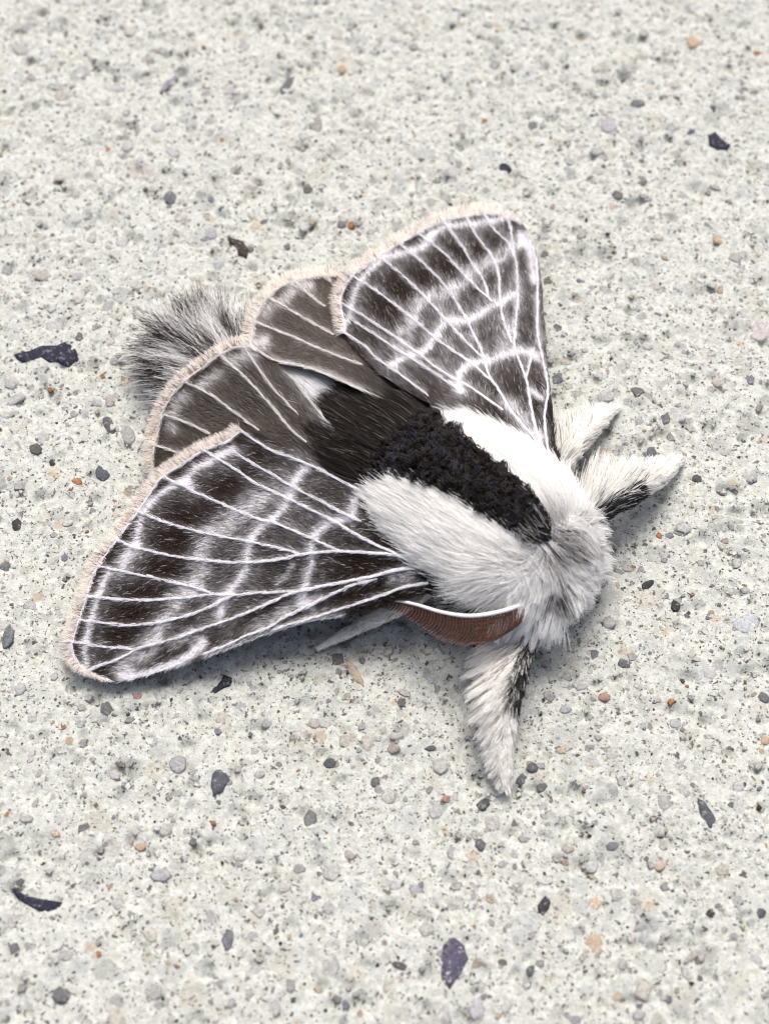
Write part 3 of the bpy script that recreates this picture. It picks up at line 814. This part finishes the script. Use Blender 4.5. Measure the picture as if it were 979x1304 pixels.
def make_wing(name, W, fore, extra_drop=0.0):
    NU, NV = (200, 150) if fore else (120, 90)
    c0, c1 = spline(W['costa'], NU), spline(W['inner'], NU)
    d1 = spline(W['margin'], NV)
    u, v = np.linspace(0, 1, NU)[:, None, None], np.linspace(0, 1, NV)[None, :, None]
    d0 = c0[0] * (1 - v) + c1[0] * v
    bil = (1 - u) * (1 - v) * c0[0] + (1 - u) * v * c1[0] + u * (1 - v) * c0[-1] + u * v * c1[-1]
    G = (1 - v) * c0[:, None] + v * c1[:, None] + (1 - u) * d0 + u * d1[None] - bil
    Z = Height(W['z'])
    veins = [(spline(p, 28), a, b) for p, a, b in W['veins']]
    lines = [(spline(p, 24), s, w) for p, s, w in W['lines']]
    msp = spline(W['margin'], 80)

    def height(P):
        z = Z(P)
        dv = np.full(len(P), 99.0)
        for p, _, _ in veins:
            dv = np.minimum(dv, dpoly(P, p))
        return z + 0.014 * np.exp(-(dv / 6.0) ** 2) - 0.006

    def paint(P):
        """whiteness 0..1 of the scales at a point of the wing"""
        keep = np.ones(len(P))
        crisp = np.ones(len(P))
        ds = [dpoly(P, p) for p, _, _ in lines]
        for (p, s, w), d in zip(lines, ds):
            keep *= 1 - s * np.exp(-(d / w) ** 2)
            if w < 7.5:
                crisp *= 1 - np.exp(-(d / w) ** 2)
        for i, s, w in W['grey']:
            keep *= 1 - s * np.exp(-(ds[i] / w) ** 2)
        dm = dpoly(P, msp)
        s, w = W['margin_line']
        keep *= 1 - s * np.exp(-(dm / w) ** 2)
        if W['sub']:
            dsub = np.min([ds[i] for i in range(W['sub'][0], W['sub'][1])], axis=0)
            keep *= 1 - W['outer_grey'] * np.exp(-(dsub / 20) ** 2) * np.clip((dm - 15) / 6, 0.25, 1)
        for p, _, b in veins:
            keep *= 1 - 0.22 * np.exp(-(dpoly(P, p) / 4.5) ** 2)
        return 1 - keep, 1 - crisp

    def colour(P, wht, rg):
        if fore:
            base = DARKW * rg.uniform(0.6, 1.8, (len(P), 1))
            return base + (WHITE - base) * np.clip(wht, 0, 1)[:, None]
        base = np.array((0.145, 0.124, 0.105)) * rg.uniform(0.65, 1.35, (len(P), 1))
        dk = np.exp(-((dpoly(P, msp) - 11) / 7) ** 2)[:, None]
        base = base * (1 - 0.35 * dk)
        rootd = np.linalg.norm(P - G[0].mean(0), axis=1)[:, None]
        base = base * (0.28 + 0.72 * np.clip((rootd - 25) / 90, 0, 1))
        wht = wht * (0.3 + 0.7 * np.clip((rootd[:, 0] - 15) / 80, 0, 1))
        return base + (np.array((0.78, 0.76, 0.76)) - base) * np.clip(wht, 0, 1)[:, None]

    P = G.reshape(-1, 2)
    z = height(P)
    V = at(P[:, 0], P[:, 1], z)
    idx = np.arange(NU * NV).reshape(NU, NV)
    Fq = np.stack([idx[:-1, :-1], idx[1:, :-1], idx[1:, 1:], idx[:-1, 1:]], -1).reshape(-1, 4)
    nrm = np.cross(V[Fq[:, 1]] - V[Fq[:, 0]], V[Fq[:, 2]] - V[Fq[:, 0]])
    if nrm[:, 2].mean() < 0:
        Fq = Fq[:, ::-1]
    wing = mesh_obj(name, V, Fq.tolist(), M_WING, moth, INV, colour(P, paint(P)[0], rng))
    so_ = wing.modifiers.new('thickness', 'SOLIDIFY')
    so_.thickness, so_.offset = 0.006, -1
    # veins: a raised tapering rib each
    for p, a, b in veins:
        q = spline(p, 34)
        t = np.linspace(0, 1, len(q))
        r = (a * 0.8 + (b - a * 0.8) * t ** 2.0) / 172.0 * 0.68
        ctr = at(q[:, 0], q[:, 1], height(q) + 0.009)
        tan = norm(np.gradient(ctr, axis=0))
        side = norm(np.cross(tan, (0, 0, 1.0)))
        nup = np.cross(side, tan)
        k = 6
        ang = np.linspace(0, 2 * np.pi, k, endpoint=False)
        r = r * (1 + 0.22 * (rng.random(len(r)) - 0.5))
        Vv = ctr[:, None] + r[:, None, None] * (np.cos(ang)[None, :, None] * side[:, None] + 0.5 * np.sin(ang)[None, :, None] * nup[:, None])
        Vv = Vv.reshape(-1, 3)
        m = len(q)
        Ff = [(i * k + j, i * k + (j + 1) % k, (i + 1) * k + (j + 1) % k, (i + 1) * k + j) for i in range(m - 1) for j in range(k)]
        Ff += [tuple(range(k)), tuple((m - 1) * k + j for j in range(k - 1, -1, -1))]
        wcol = np.array((0.92, 0.91, 0.92)) if fore else np.array((0.80, 0.78, 0.75))
        mesh_obj('vein', Vv, Ff, M_VEIN, wing, None, np.repeat((wcol[None] * rng.uniform(0.9, 1.05, (m, 1))), k, 0))
    # hair-like scales lying along the wing
    N = W['hairs']
    a, b = G[1:, 1:] - G[:-1, :-1], G[1:, :-1] - G[:-1, 1:]
    area = np.abs(a[..., 0] * b[..., 1] - a[..., 1] * b[..., 0]).ravel()
    cell = rng.choice(len(area), N, p=area / area.sum())
    ci, cj = cell // (NV - 1), cell % (NV - 1)
    fu, fv = rng.random((N, 1)), rng.random((N, 1))
    R = (G[ci, cj] * (1 - fu) + G[ci + 1, cj] * fu) * (1 - fv) + (G[ci, cj + 1] * (1 - fu) + G[ci + 1, cj + 1] * fu) * fv
    dr = norm(G[np.minimum(ci + 6, NU - 1), cj] - G[np.maximum(ci - 6, 0), cj])
    bend = (streak(R[:, 0] / 23 + 5, R[:, 1] / 23 + 5) - 0.5) * 1.0 + rng.normal(0, 0.22, N)
    cs, sn = np.cos(bend)[:, None], np.sin(bend)[:, None]
    dr = dr * cs + np.c_[-dr[:, 1], dr[:, 0]] * sn
    length = rng.uniform(6, 14, N)
    dm = dpoly(R, msp)
    length = np.minimum(length, dm * 0.9 + 5)
    wht, crisp = paint(R)
    length = length * (1 - 0.45 * crisp)
    # scattered pale hairs over the dark fields and dark ones over the pale
    st = streak(R[:, 0] / 9, R[:, 1] / 9)
    mott = streak(R[:, 0] / 3.6 + 30, R[:, 1] / 3.6 + 9) * 0.6 + streak(R[:, 0] / 8 + 77, R[:, 1] / 8 + 41) * 0.4
    wht = 1.26 * wht ** 1.15 * (1 + (1 - 0.8 * crisp) * (mott - 0.5) * 1.7)
    wht = np.clip(wht * (1 + (0.15 * crisp)) * (1 + (1 - 0.75 * crisp) * rng.uniform(-0.5, 0.4, N)) + (rng.random(N) < 0.03 + 0.07 * st) * rng.uniform(0.15, 0.7, N) * (1.0 if fore else 0.5), 0, 1)
    wht = np.where(rng.random(N) < 0.08 * (1 - crisp), wht * 0.35, wht)
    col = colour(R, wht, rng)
    pts = []
    z0 = height(R)
    lift = rng.uniform(0.002, 0.014, N)
    for k, f in enumerate((0.0, 0.5, 1.0)):
        Q = R + dr * length[:, None] * f
        zz = z0 if k == 0 else (height(Q) if k == 2 else None)
        if k == 1:
            zz = height(Q)
        pts.append(at(Q[:, 0], Q[:, 1], zz + lift * (0.1, 1.0, 0.9)[k]))
    # white scales that clothe the veins
    VR, VD = [], []
    for p, a_, b_ in veins + [(msp, 1.8, 1.8)]:
        seg = np.linalg.norm(np.diff(p, axis=0), axis=1)
        m = int(seg.sum() * 1.5)
        x = rng.random(m) * (len(p) - 1.001)
        i = x.astype(int)
        q = p[i] * (1 - (x - i))[:, None] + p[i + 1] * (x - i)[:, None]
        tn = norm(p[i] - p[i + 1])
        VR.append(q + rng.normal(0, 1, (m, 1)) * np.c_[-tn[:, 1], tn[:, 0]] * 0.8)
        VD.append(norm(tn + rng.normal(0, 0.12, (m, 2))))
    VR, VD = np.vstack(VR), np.vstack(VD)
    M = len(VR)
    vl = rng.uniform(5, 10, M)[:, None]
    zv = height(VR) + 0.012
    vp = [at(*(VR + VD * vl * f).T, zv + rng.uniform(0, 0.008, M) * f) for f in (0.0, 0.5, 1.0)]
    pts = np.concatenate([np.stack(pts, 1), np.stack(vp, 1)])
    vc = (np.array((0.88, 0.87, 0.90)) if fore else np.array((0.78, 0.76, 0.73))) * rng.uniform(0.85, 1.05, (M, 1))
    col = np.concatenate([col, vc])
    hair_obj('wing_scales', pts, rng.uniform(0.0017, 0.0032, N + M), col, M_HAIR, wing)['kind'] = 'stuff'
    # the fringe along the outer margin
    nf = int(np.linalg.norm(np.diff(msp, axis=0), axis=1).sum() * 18)
    t = np.sort(rng.random(nf)) * 78.99
    i = t.astype(int)
    f = (t - i)[:, None]
    R = msp[i] * (1 - f) + msp[i + 1] * f
    tan = norm(msp[i + 1] - msp[i])
    out = np.c_[tan[:, 1], -tan[:, 0]]
    ctr = G.reshape(-1, 2).mean(0)
    out *= np.sign(((R - ctr) * out).sum(1))[:, None]
    out = norm(out + 0.5 * norm(R - np.array(G[0].mean(0))) + rng.normal(0, 0.34, (nf, 2)))
    kind = rng.random(nf)
    clump = streak(t * 1.4, t * 0 + 3.3)
    dark = kind < 0.035 + 0.03 * (clump > 0.5)
    Lm = np.where(dark, rng.uniform(5, 11, nf), rng.uniform(5, 18, nf)) * W.get('fringe', 1.0)
    taper = np.interp(t / 79, [0, 0.06, 0.12, 1], [0.3, 0.55, 1, 1])
    Lm = Lm * taper
    R = R + out * np.where(dark, rng.uniform(-1, 7, nf), -rng.uniform(0, 4, nf))[:, None]
    pale = np.where(rng.random((nf, 1)) < 0.5, (0.94, 0.86, 0.78), (0.94, 0.91, 0.87)) * rng.uniform(0.85, 1.1, (nf, 1))
    darkc = np.array((0.09, 0.065, 0.05)) * rng.uniform(0.5, 2.0, (nf, 1))
    cc = np.where(dark[:, None], darkc, pale)
    z0 = height(R)
    drop = rng.uniform(-0.025, 0.045, nf)
    pts = []
    for f in (0.0, 0.5, 1.0):
        Q = R + out * Lm[:, None] * f
        pts.append(at(Q[:, 0], Q[:, 1], np.maximum(z0 + 0.006 - drop * f * f + dark * 0.008, 0.012)))
    hair_obj('fringe', np.stack(pts, 1), rng.uniform(0.0013, 0.0024, nf), cc, M_HAIR, wing)['kind'] = 'stuff'
    return wing


make_wing('hindwing', near_hind, False)
make_wing('hindwing', far_hind, False)
make_wing('forewing', near_fore, True)
make_wing('forewing', far_fore, True)


# ------------------------------------------------------------------ fur on the body
def strands(P, d, n, length, K=5, droop=0.0, curl=0.0, lift0=0.6):
    """curved hairs that leave along n and bend over towards d"""
    N = len(P)
    pts = [P]
    step = (length / (K - 1))[:, None]
    a = rng.uniform(0, 6.28, N)
    side = norm(np.cross(d, n))
    p = P
    for k in range(1, K):
        f = k / (K - 1)
        v = norm(d + n * lift0 * (1 - f) - np.array((0, 0, 1.0)) * droop * f)
        if curl:
            v = norm(v + curl * (side * np.sin(a + f * 6.0)[:, None] + n * np.cos(a + f * 6.0)[:, None]))
        p = p + v * step
        pts.append(p)
    return np.stack(pts, 1)


def clumped(pts, P, n_clumps, amount):
    """draw the tips of neighbouring hairs together"""
    c = rng.choice(len(P), n_clumps, replace=False)
    near = np.empty(len(P), int)
    for a in range(0, len(P), 4000):
        near[a:a + 4000] = c[np.argmin(((P[a:a + 4000, None] - P[c][None]) ** 2).sum(2), axis=1)]
    K = pts.shape[1]
    w = (np.linspace(0, 1, K)[None] ** 1.3 * np.broadcast_to(amount, (len(P),))[:, None])[..., None]
    return pts * (1 - w) + pts[near] * w, near


NF = 95000
s = rng.uniform(-0.56, 0.835, NF)
phi = rng.uniform(-2.3, 2.3, NF)
P, n = body_surf(s, phi)
hw = ring(s)[0]
t = hw * np.sin(phi)
jit = rng.normal(0, 0.018, NF)
in_crest = (np.abs(t + 0.02 + jit) < crest_halfwidth(s + jit)) & (np.cos(phi) > 0)
keep = ~in_crest
P, n, s, phi, t, hw = (q[keep] for q in (P, n, s, phi, t, hw))
N = len(P)
back = body_vec(-np.ones(N), np.zeros(N), np.zeros(N))
sgn = np.sign(t)
# over the thorax the hair is combed back; on the head it bursts outwards from the crown
wob = (streak(s * 5 + 11, t * 5 + 60) - 0.5) * 1.6
rad = norm(body_vec(0.75 + 0 * s, t / np.maximum(hw, 0.1) * 1.0 + wob, -0.45 + 0 * s))
wh = np.clip((s - 0.50 - 0.06 * (streak(s * 8, t * 8) - 0.5)) / 0.14, 0, 1)[:, None]
cheek = (np.clip((s - 0.2) / 0.3, 0, 1) * np.clip((np.abs(t) - 0.25) / 0.2, 0, 1))[:, None]
down = norm(body_vec(0.15 + 0 * s, sgn * 0.7, -0.75 + 0 * s))
d = back * (1 - wh) + rad * wh
d = d * (1 - 0.75 * cheek) + down * 0.75 * cheek
d = norm(d - n * (d * n).sum(1)[:, None] * 0.85 + rng.normal(0, 0.16, (N, 3)))
ln = rng.uniform(0.13, 0.27, N) * (1 - 0.30 * wh[:, 0]) * np.where(s < -0.35, 0.85, 1.0)
ln *= np.where((np.abs(t) < crest_halfwidth(s) + 0.09) & (s < 0.5), 0.7, 1.0)
pts = strands(P, d, n, ln, 5, 0.12, 0.08, 0.55)
pts, near = clumped(pts, P, 1500, 0.16 + 0.40 * wh[:, 0])
col = np.array((0.95, 0.945, 0.93)) * rng.uniform(0.95, 1.02, (N, 1))
gl = streak(s * 9 + 40, t * 9 + 40)
# grey crown between the white shoulder patches, and grey-tipped face
crown = np.exp(-(((s - 0.58) / 0.075) ** 2 + ((t - 0.08) / 0.17) ** 2)) * (0.6 + gl)
crown += 0.9 * np.exp(-(((s - 0.72) / 0.05) ** 2 + ((t + 0.15) / 0.06) ** 2)) + 0.8 * np.exp(-(((s - 0.73) / 0.05) ** 2 + ((t - 0.26) / 0.06) ** 2)) + 0.7 * np.exp(-(((s - 0.53) / 0.05) ** 2 + ((t + 0.08) / 0.06) ** 2))
crown = np.minimum(crown, 1.0)
face = np.clip((s - 0.62) / 0.2, 0, 1) * (gl > 0.5)
g = np.clip(0.75 * crown * rng.uniform(0.4, 1.2, N) + 0.10 * face * rng.random(N), 0, 0.94)
col = col * (1 - g[:, None]) + np.array((0.085, 0.07, 0.065)) * g[:, None]
# dark hair low on the flanks by the wing roots
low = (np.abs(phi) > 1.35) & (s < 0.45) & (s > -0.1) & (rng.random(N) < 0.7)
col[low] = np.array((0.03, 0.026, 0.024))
col[(rng.random(N) < 0.03) & (s > 0.45)] *= 0.4
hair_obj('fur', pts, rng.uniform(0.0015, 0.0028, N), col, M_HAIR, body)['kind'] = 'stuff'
# long white cheek and face tufts hanging over the antenna's root
NK = 4200
s = rng.uniform(0.42, 0.80, NK)
t = -rng.uniform(0.02, 0.40, NK) * np.where(rng.random(NK) < 0.35, -1, 1)
phi = np.arcsin(np.clip(t / ring(s)[0], -0.99, 0.99))
phi = np.where(rng.random(NK) < 0.4, np.sign(phi) * (np.pi - np.abs(phi)) * 0.62, phi)
P, n = body_surf(s, phi)
sw = streak(s * 7 + 3, t * 9 + 70) - 0.5
d = norm(body_vec(0.45 + 0.9 * sw, np.sin(phi) * 0.7 - 0.1 + 0.6 * sw, -0.55 + 0 * s) + rng.normal(0, 0.10, (NK, 3)))
pts = strands(P, d, n, rng.uniform(0.14, 0.30, NK), 6, 0.2, 0.06, 0.5)
pts, near = clumped(pts, P, 110, 0.62)
pts[..., 2] = np.maximum(pts[..., 2], 0.05)
col = np.array((0.95, 0.945, 0.935)) * rng.uniform(0.94, 1.02, (NK, 1))
spot = np.exp(-(((s - 0.70) / 0.05) ** 2 + ((t + 0.16) / 0.06) ** 2)) + np.exp(-(((s - 0.56) / 0.09) ** 2 + ((t - 0.02) / 0.15) ** 2)) > rng.uniform(0.25, 1.1, NK)
col[spot] = np.array((0.09, 0.075, 0.07)) * rng.uniform(0.6, 1.8, (spot.sum(), 1))
hair_obj('face_tuft', pts, rng.uniform(0.0018, 0.0034, NK), col, M_HAIR, body)['kind'] = 'stuff'

# the dark crest: short curled scales in tufts
NC = 16000
s = rng.uniform(-0.72, 0.54, NC)
w = crest_halfwidth(s) + 0.01
t = rng.uniform(-1, 1, NC) * np.minimum(w, 0.32) - 0.02
hw = ring(s)[0]
phi = np.arcsin(np.clip(t / hw, -0.98, 0.98))
P, n = body_surf(s, phi)
P = P + n * 0.02
d = norm(body_vec(-0.7 + 0 * s, rng.normal(0, 0.5, NC), 0.3 + 0 * s) + rng.normal(0, 0.35, (NC, 3)))
hgt = np.interp(s, [-0.75, -0.5, 0.1, 0.45, 0.54], [0.7, 1.1, 1.0, 0.8, 0.5])
pts = strands(P, d, n, rng.uniform(0.07, 0.14, NC) * hgt, 6, 0.0, 0.75, 1.3)
pts, near = clumped(pts, P, 560, 0.7)
base = np.array((0.0045, 0.0036, 0.0034)) * rng.uniform(0.6, 1.6, (NC, 1))
tipc = np.where((streak(near * 0.37, near * 0.11) > 0.66)[:, None], (0.020, 0.018, 0.028), (0.012, 0.0075, 0.0052)) * rng.uniform(0.5, 1.5, (NC, 1))  # sparse bluish tips are the scales' sheen painted into the colour
f = (np.linspace(0, 1, 6) ** 2)[None, :, None]
colr = base[:, None] * (1 - f) + tipc[:, None] * f
hair_obj('crest', pts, rng.uniform(0.003, 0.006, NC), colr, M_DARKHAIR, body)['kind'] = 'stuff'

# long dark hair from the back of the thorax over the abdomen, with a white tuft
NA = 12000
s = -0.6 - 1.3 * rng.random(NA) ** 1.1
phi = rng.uniform(-1, 1, NA) * np.interp(s, [-1.8, -1.2, -0.6], [0.60, 0.75, 1.15])
P, n = body_surf(s, phi)
d = norm(body_vec(-np.ones(NA), np.sin(phi) * 0.25, np.zeros(NA)) + rng.normal(0, 0.12, (NA, 3)))
d = norm(d - n * (d * n).sum(1)[:, None] * 0.9)
pts = strands(P, d, n, rng.uniform(0.18, 0.42, NA), 5, 0.04, 0.06, 0.3)
pts, near = clumped(pts, P, 420, 0.4)
col = np.array((0.022, 0.017, 0.0135)) * rng.uniform(0.3, 2.6, (NA, 1))
tuft = (np.abs(s + 1.50) < 0.22) & (phi > -0.10) & (phi < 0.6) & (rng.random(NA) < 0.8) & (rng.random(NA) < 0.95)
pts[tuft] += np.linspace(0.01, 0.03, 5)[None, :, None] * np.array((0, 0, 1.0))
col[tuft] = np.array((0.88, 0.88, 0.90)) * rng.uniform(0.8, 1.05, (tuft.sum(), 1))
pale = (~tuft) & (rng.random(NA) < 0.04 + 0.16 * np.clip((-s - 0.8) / 0.5, 0, 1))
col[pale] = np.array((0.24, 0.22, 0.20))
hair_obj('fur', pts, rng.uniform(0.002, 0.004, NA), col, M_HAIR, body)['kind'] = 'stuff'

# the tail tuft fans out behind the wings
NT = 4200
s = rng.uniform(-2.78, -2.25, NT)
phi = rng.uniform(-1.8, 1.8, NT)
P, n = body_surf(s, phi)
d = norm(body_vec(-np.ones(NT), 0.85 * np.sin(phi) + rng.uniform(-0.3, 0.3, NT) + 0.08, 0.02 + 0 * s) + rng.normal(0, 0.06, (NT, 3)))
ln = 0.24 + 0.36 * rng.random(NT) ** 1.4
pts = strands(P, d, n, ln, 7, 0.06, 0.22, 0.18)
pts, near = clumped(pts, P, 420, 0.62)
pts[..., 2] = np.maximum(pts[..., 2], 0.015)
mid = np.clip((np.linspace(0, 1, 7) - 0.12) / 0.3, 0, 1)[None, :, None]
light = np.array((0.92, 0.91, 0.90)) * rng.uniform(0.8, 1.15, (NT, 1))
dk = np.array((0.036, 0.025, 0.020)) * rng.uniform(0.5, 1.8, (NT, 1))
isdark = np.clip((streak(phi[near] * 4.5 + 17, s[near] * 4) - 0.22) * 6, 0, 1)[:, None, None] * (rng.random((NT, 1, 1)) < 0.78)
colr = light[:, None] * (1 - mid * isdark) + dk[:, None] * mid * isdark
hair_obj('tail_tuft', pts, rng.uniform(0.0016, 0.003, NT), colr, M_HAIR, body)['kind'] = 'stuff'

# eyes, half hidden in the fur of the face
for es, et in ((0.68, -0.28), (0.68, 0.28)):
    c = body_pt(es, et, 0.42)
    la, lo = np.meshgrid(np.linspace(0, np.pi, 11), np.linspace(0, 2 * np.pi, 16, endpoint=False), indexing='ij')
    V = c + 0.075 * np.stack([np.sin(la) * np.cos(lo), np.sin(la) * np.sin(lo), 1.1 * np.cos(la)], -1).reshape(-1, 3)
    F = [(i * 16 + j, (i + 1) * 16 + j, (i + 1) * 16 + (j + 1) % 16, i * 16 + (j + 1) % 16) for i in range(10) for j in range(16)]
    mesh_obj('eye', V, F, M_EYE, moth, INV)


# ------------------------------------------------------------------ legs
def tube(ctr, rad, k=10, flat=1.0):
    tan = norm(np.gradient(ctr, axis=0))
    side = norm(np.cross(tan, (0.05, 0.02, 1.0)))
    nup = np.cross(side, tan)
    ang = np.linspace(0, 2 * np.pi, k, endpoint=False)
    V = ctr[:, None] + rad[:, None, None] * (np.cos(ang)[None, :, None] * side[:, None] + flat * np.sin(ang)[None, :, None] * nup[:, None])
    m = len(ctr)
    F = [(i * k + j, i * k + (j + 1) % k, (i + 1) * k + (j + 1) % k, (i + 1) * k + j) for i in range(m - 1) for j in range(k)]
    F += [tuple(range(k)), tuple((m - 1) * k + j for j in range(k - 1, -1, -1))]
    return V.reshape(-1, 3), F, side, nup, tan


def leg(path, radii, label, n_hair, comb, dark_from, dark_side, feather, tone=(0.92, 0.91, 0.88), body_tone=(0.74, 0.72, 0.68), shag=1.0):
    """path of (x, y, z); comb: px vector the feathering hair sweeps towards"""
    p = np.array(path, float)
    W = at(p[:, 0], p[:, 1], p[:, 2])
    ctr = spline(W, 30)
    rad = np.interp(np.linspace(0, 1, 30), np.linspace(0, 1, len(radii)), radii)
    V, F, side, nup, tan = tube(ctr, rad, 10, 0.85)
    o = mesh_obj('leg', V, F, M_BODY, moth, INV, np.tile(body_tone, (len(V), 1)))
    o['label'] = label
    N = n_hair
    f = rng.beta(1.1, 1.25, N) * 28.99
    i = f.astype(int)
    w = (f - i)[:, None]
    c = ctr[i] * (1 - w) + ctr[i + 1] * w
    a = rng.uniform(0, 2 * np.pi, N)
    nn = norm(np.cos(a)[:, None] * side[i] + np.sin(a)[:, None] * nup[i])
    P = c + nn * (rad[i] * 0.9)[:, None]
    cmb = np.array((comb[0], -comb[1], 0.0))
    cmb = cmb / np.linalg.norm(cmb)
    along = np.clip(f / 29, 0, 1)
    sidew = np.clip((nn @ cmb), 0, 1)
    d = norm(tan[i] + nn * 0.22 + cmb * (sidew * feather * (1 - along) ** 0.5)[:, None] + rng.normal(0, 0.07, (N, 3)))
    left = (1 - along) * 1.0
    ln = (0.085 * (1 - 0.45 * along) + 0.46 * left * (0.15 + 0.85 * sidew)) * rng.uniform(0.6, 1.1, N) * shag
    pts = strands(P, d, nn, ln, 5, 0.15, 0.05, 0.3)
    pts[..., 2] = np.maximum(pts[..., 2], 0.012)
    pts, near = clumped(pts, P, max(60, N // 25), 0.45)
    col = np.array(tone) * rng.uniform(0.85, 1.08, (N, 1))
    if dark_from:
        dk = (along > dark_from[0]) & (along < dark_from[1]) & ((nn @ (np.array((dark_side[0], -dark_side[1], 0.0)) / np.hypot(*dark_side))) + rng.normal(0, 0.25, N) > 0.05)
        dk &= rng.random(N) < 0.85
        col[dk] = np.array((0.022, 0.02, 0.02)) * rng.uniform(0.5, 2.5, (dk.sum(), 1))
    col[rng.random(N) < 0.05] *= 0.35
    hair_obj('fur', pts, rng.uniform(0.0017, 0.0032, N), col, M_HAIR, o)['kind'] = 'stuff'
    return o


leg([(676, 800, .22), (662, 835, .26), (649, 880, .28), (642, 940, .17), (643, 1006, .03)], [.04, .07, .07, .05, .026], 'white furry front leg with a black patch, stretched out beside the antenna', 6500, (-1, 0.25), (0.0, 0.55), (1, -0.1), 1.9)
leg([(740, 668, .34), (770, 645, .38), (808, 624, .34), (842, 604, .19), (866, 584, .03)], [.05, .07, .065, .05, .026], 'white furry front leg with a black patch on its lower side, beyond the head', 5600, (-0.4, -1), (0.0, 0.42), (0.35, 1), 0.7)
leg([(705, 605, .30), (725, 575, .32), (750, 548, .22), (785, 518, .03)], [.05, .06, .05, .022], 'slender white furry leg sticking out past the upper wing', 3400, (-0.8, -0.8), None, None, 0.9)
leg([(545, 752, .34), (505, 775, .26), (460, 797, .13), (412, 822, .04), (403, 827, .03)], [.05, .056, .05, .036, .014], 'smooth pale grey foot reaching out from under the wing', 2600, (-1, 0.3), None, None, 0.0, (0.82, 0.80, 0.76), (0.74, 0.72, 0.68), 0.3)


# ------------------------------------------------------------------ the feathered antenna
ar = spline([(680, 762, .56), (655, 773, .62), (640, 778, .63), (615, 783, .62), (590, 784, .60), (560, 779, .55), (530, 770, .49), (500, 764, .41), (470, 764, .34)], 70)
ctr = at(ar[:, 0], ar[:, 1], ar[:, 2])
V, F, side, nup, tan = tube(ctr, np.linspace(0.017, 0.009, 70), 8)
antenna = link(bpy.data.objects.new('antenna', None), moth, INV)
mesh_obj('shaft', V, F, M_RACHIS, antenna)
for k in range(50):
    f = 0.08 + 0.90 * k / 49
    x = f * 69
    i = min(int(x), 68)
    q = ar[i] * (1 - x + i) + ar[i + 1] * (x - i)
    ln = np.interp(f, [0, 0.1, 0.2, 0.38, 0.55, 0.75, 1.0], [30, 38, 43, 42, 33, 18, 8]) * rng.uniform(0.95, 1.04)
    tt = np.linspace(0, 1, 8)
    px = q[0] + ln * (0.16 * np.sin(tt * 2.2) - 0.52 * tt ** 2.2)
    py = q[1] + ln * (1.02 * tt - 0.10 * tt ** 3)
    pz = np.maximum(q[2] - 0.11 * (ln / 40) * tt, 0.02)
    c = at(px + rng.normal(0, 0.25), py, pz)
    V, F, *_ = tube(c, np.interp(tt, [0, 0.7, 1], [0.0075, 0.006, 0.004]) * rng.uniform(0.85, 1.15), 4)
    mesh_obj('barb', V, F, M_BARB, antenna)
    # the second row folds in under the first
    px = q[0] + ln * (-0.25 * tt - 0.2 * tt ** 2)
    py = q[1] + ln * 0.7 * tt
    pz = np.maximum(q[2] - 0.30 * (ln / 40) * tt, 0.02)
    V, F, *_ = tube(at(px, py, pz), np.interp(tt, [0, 0.7, 1], [0.006, 0.005, 0.003]), 4)
    mesh_obj('barb', V, F, M_BARB, antenna)
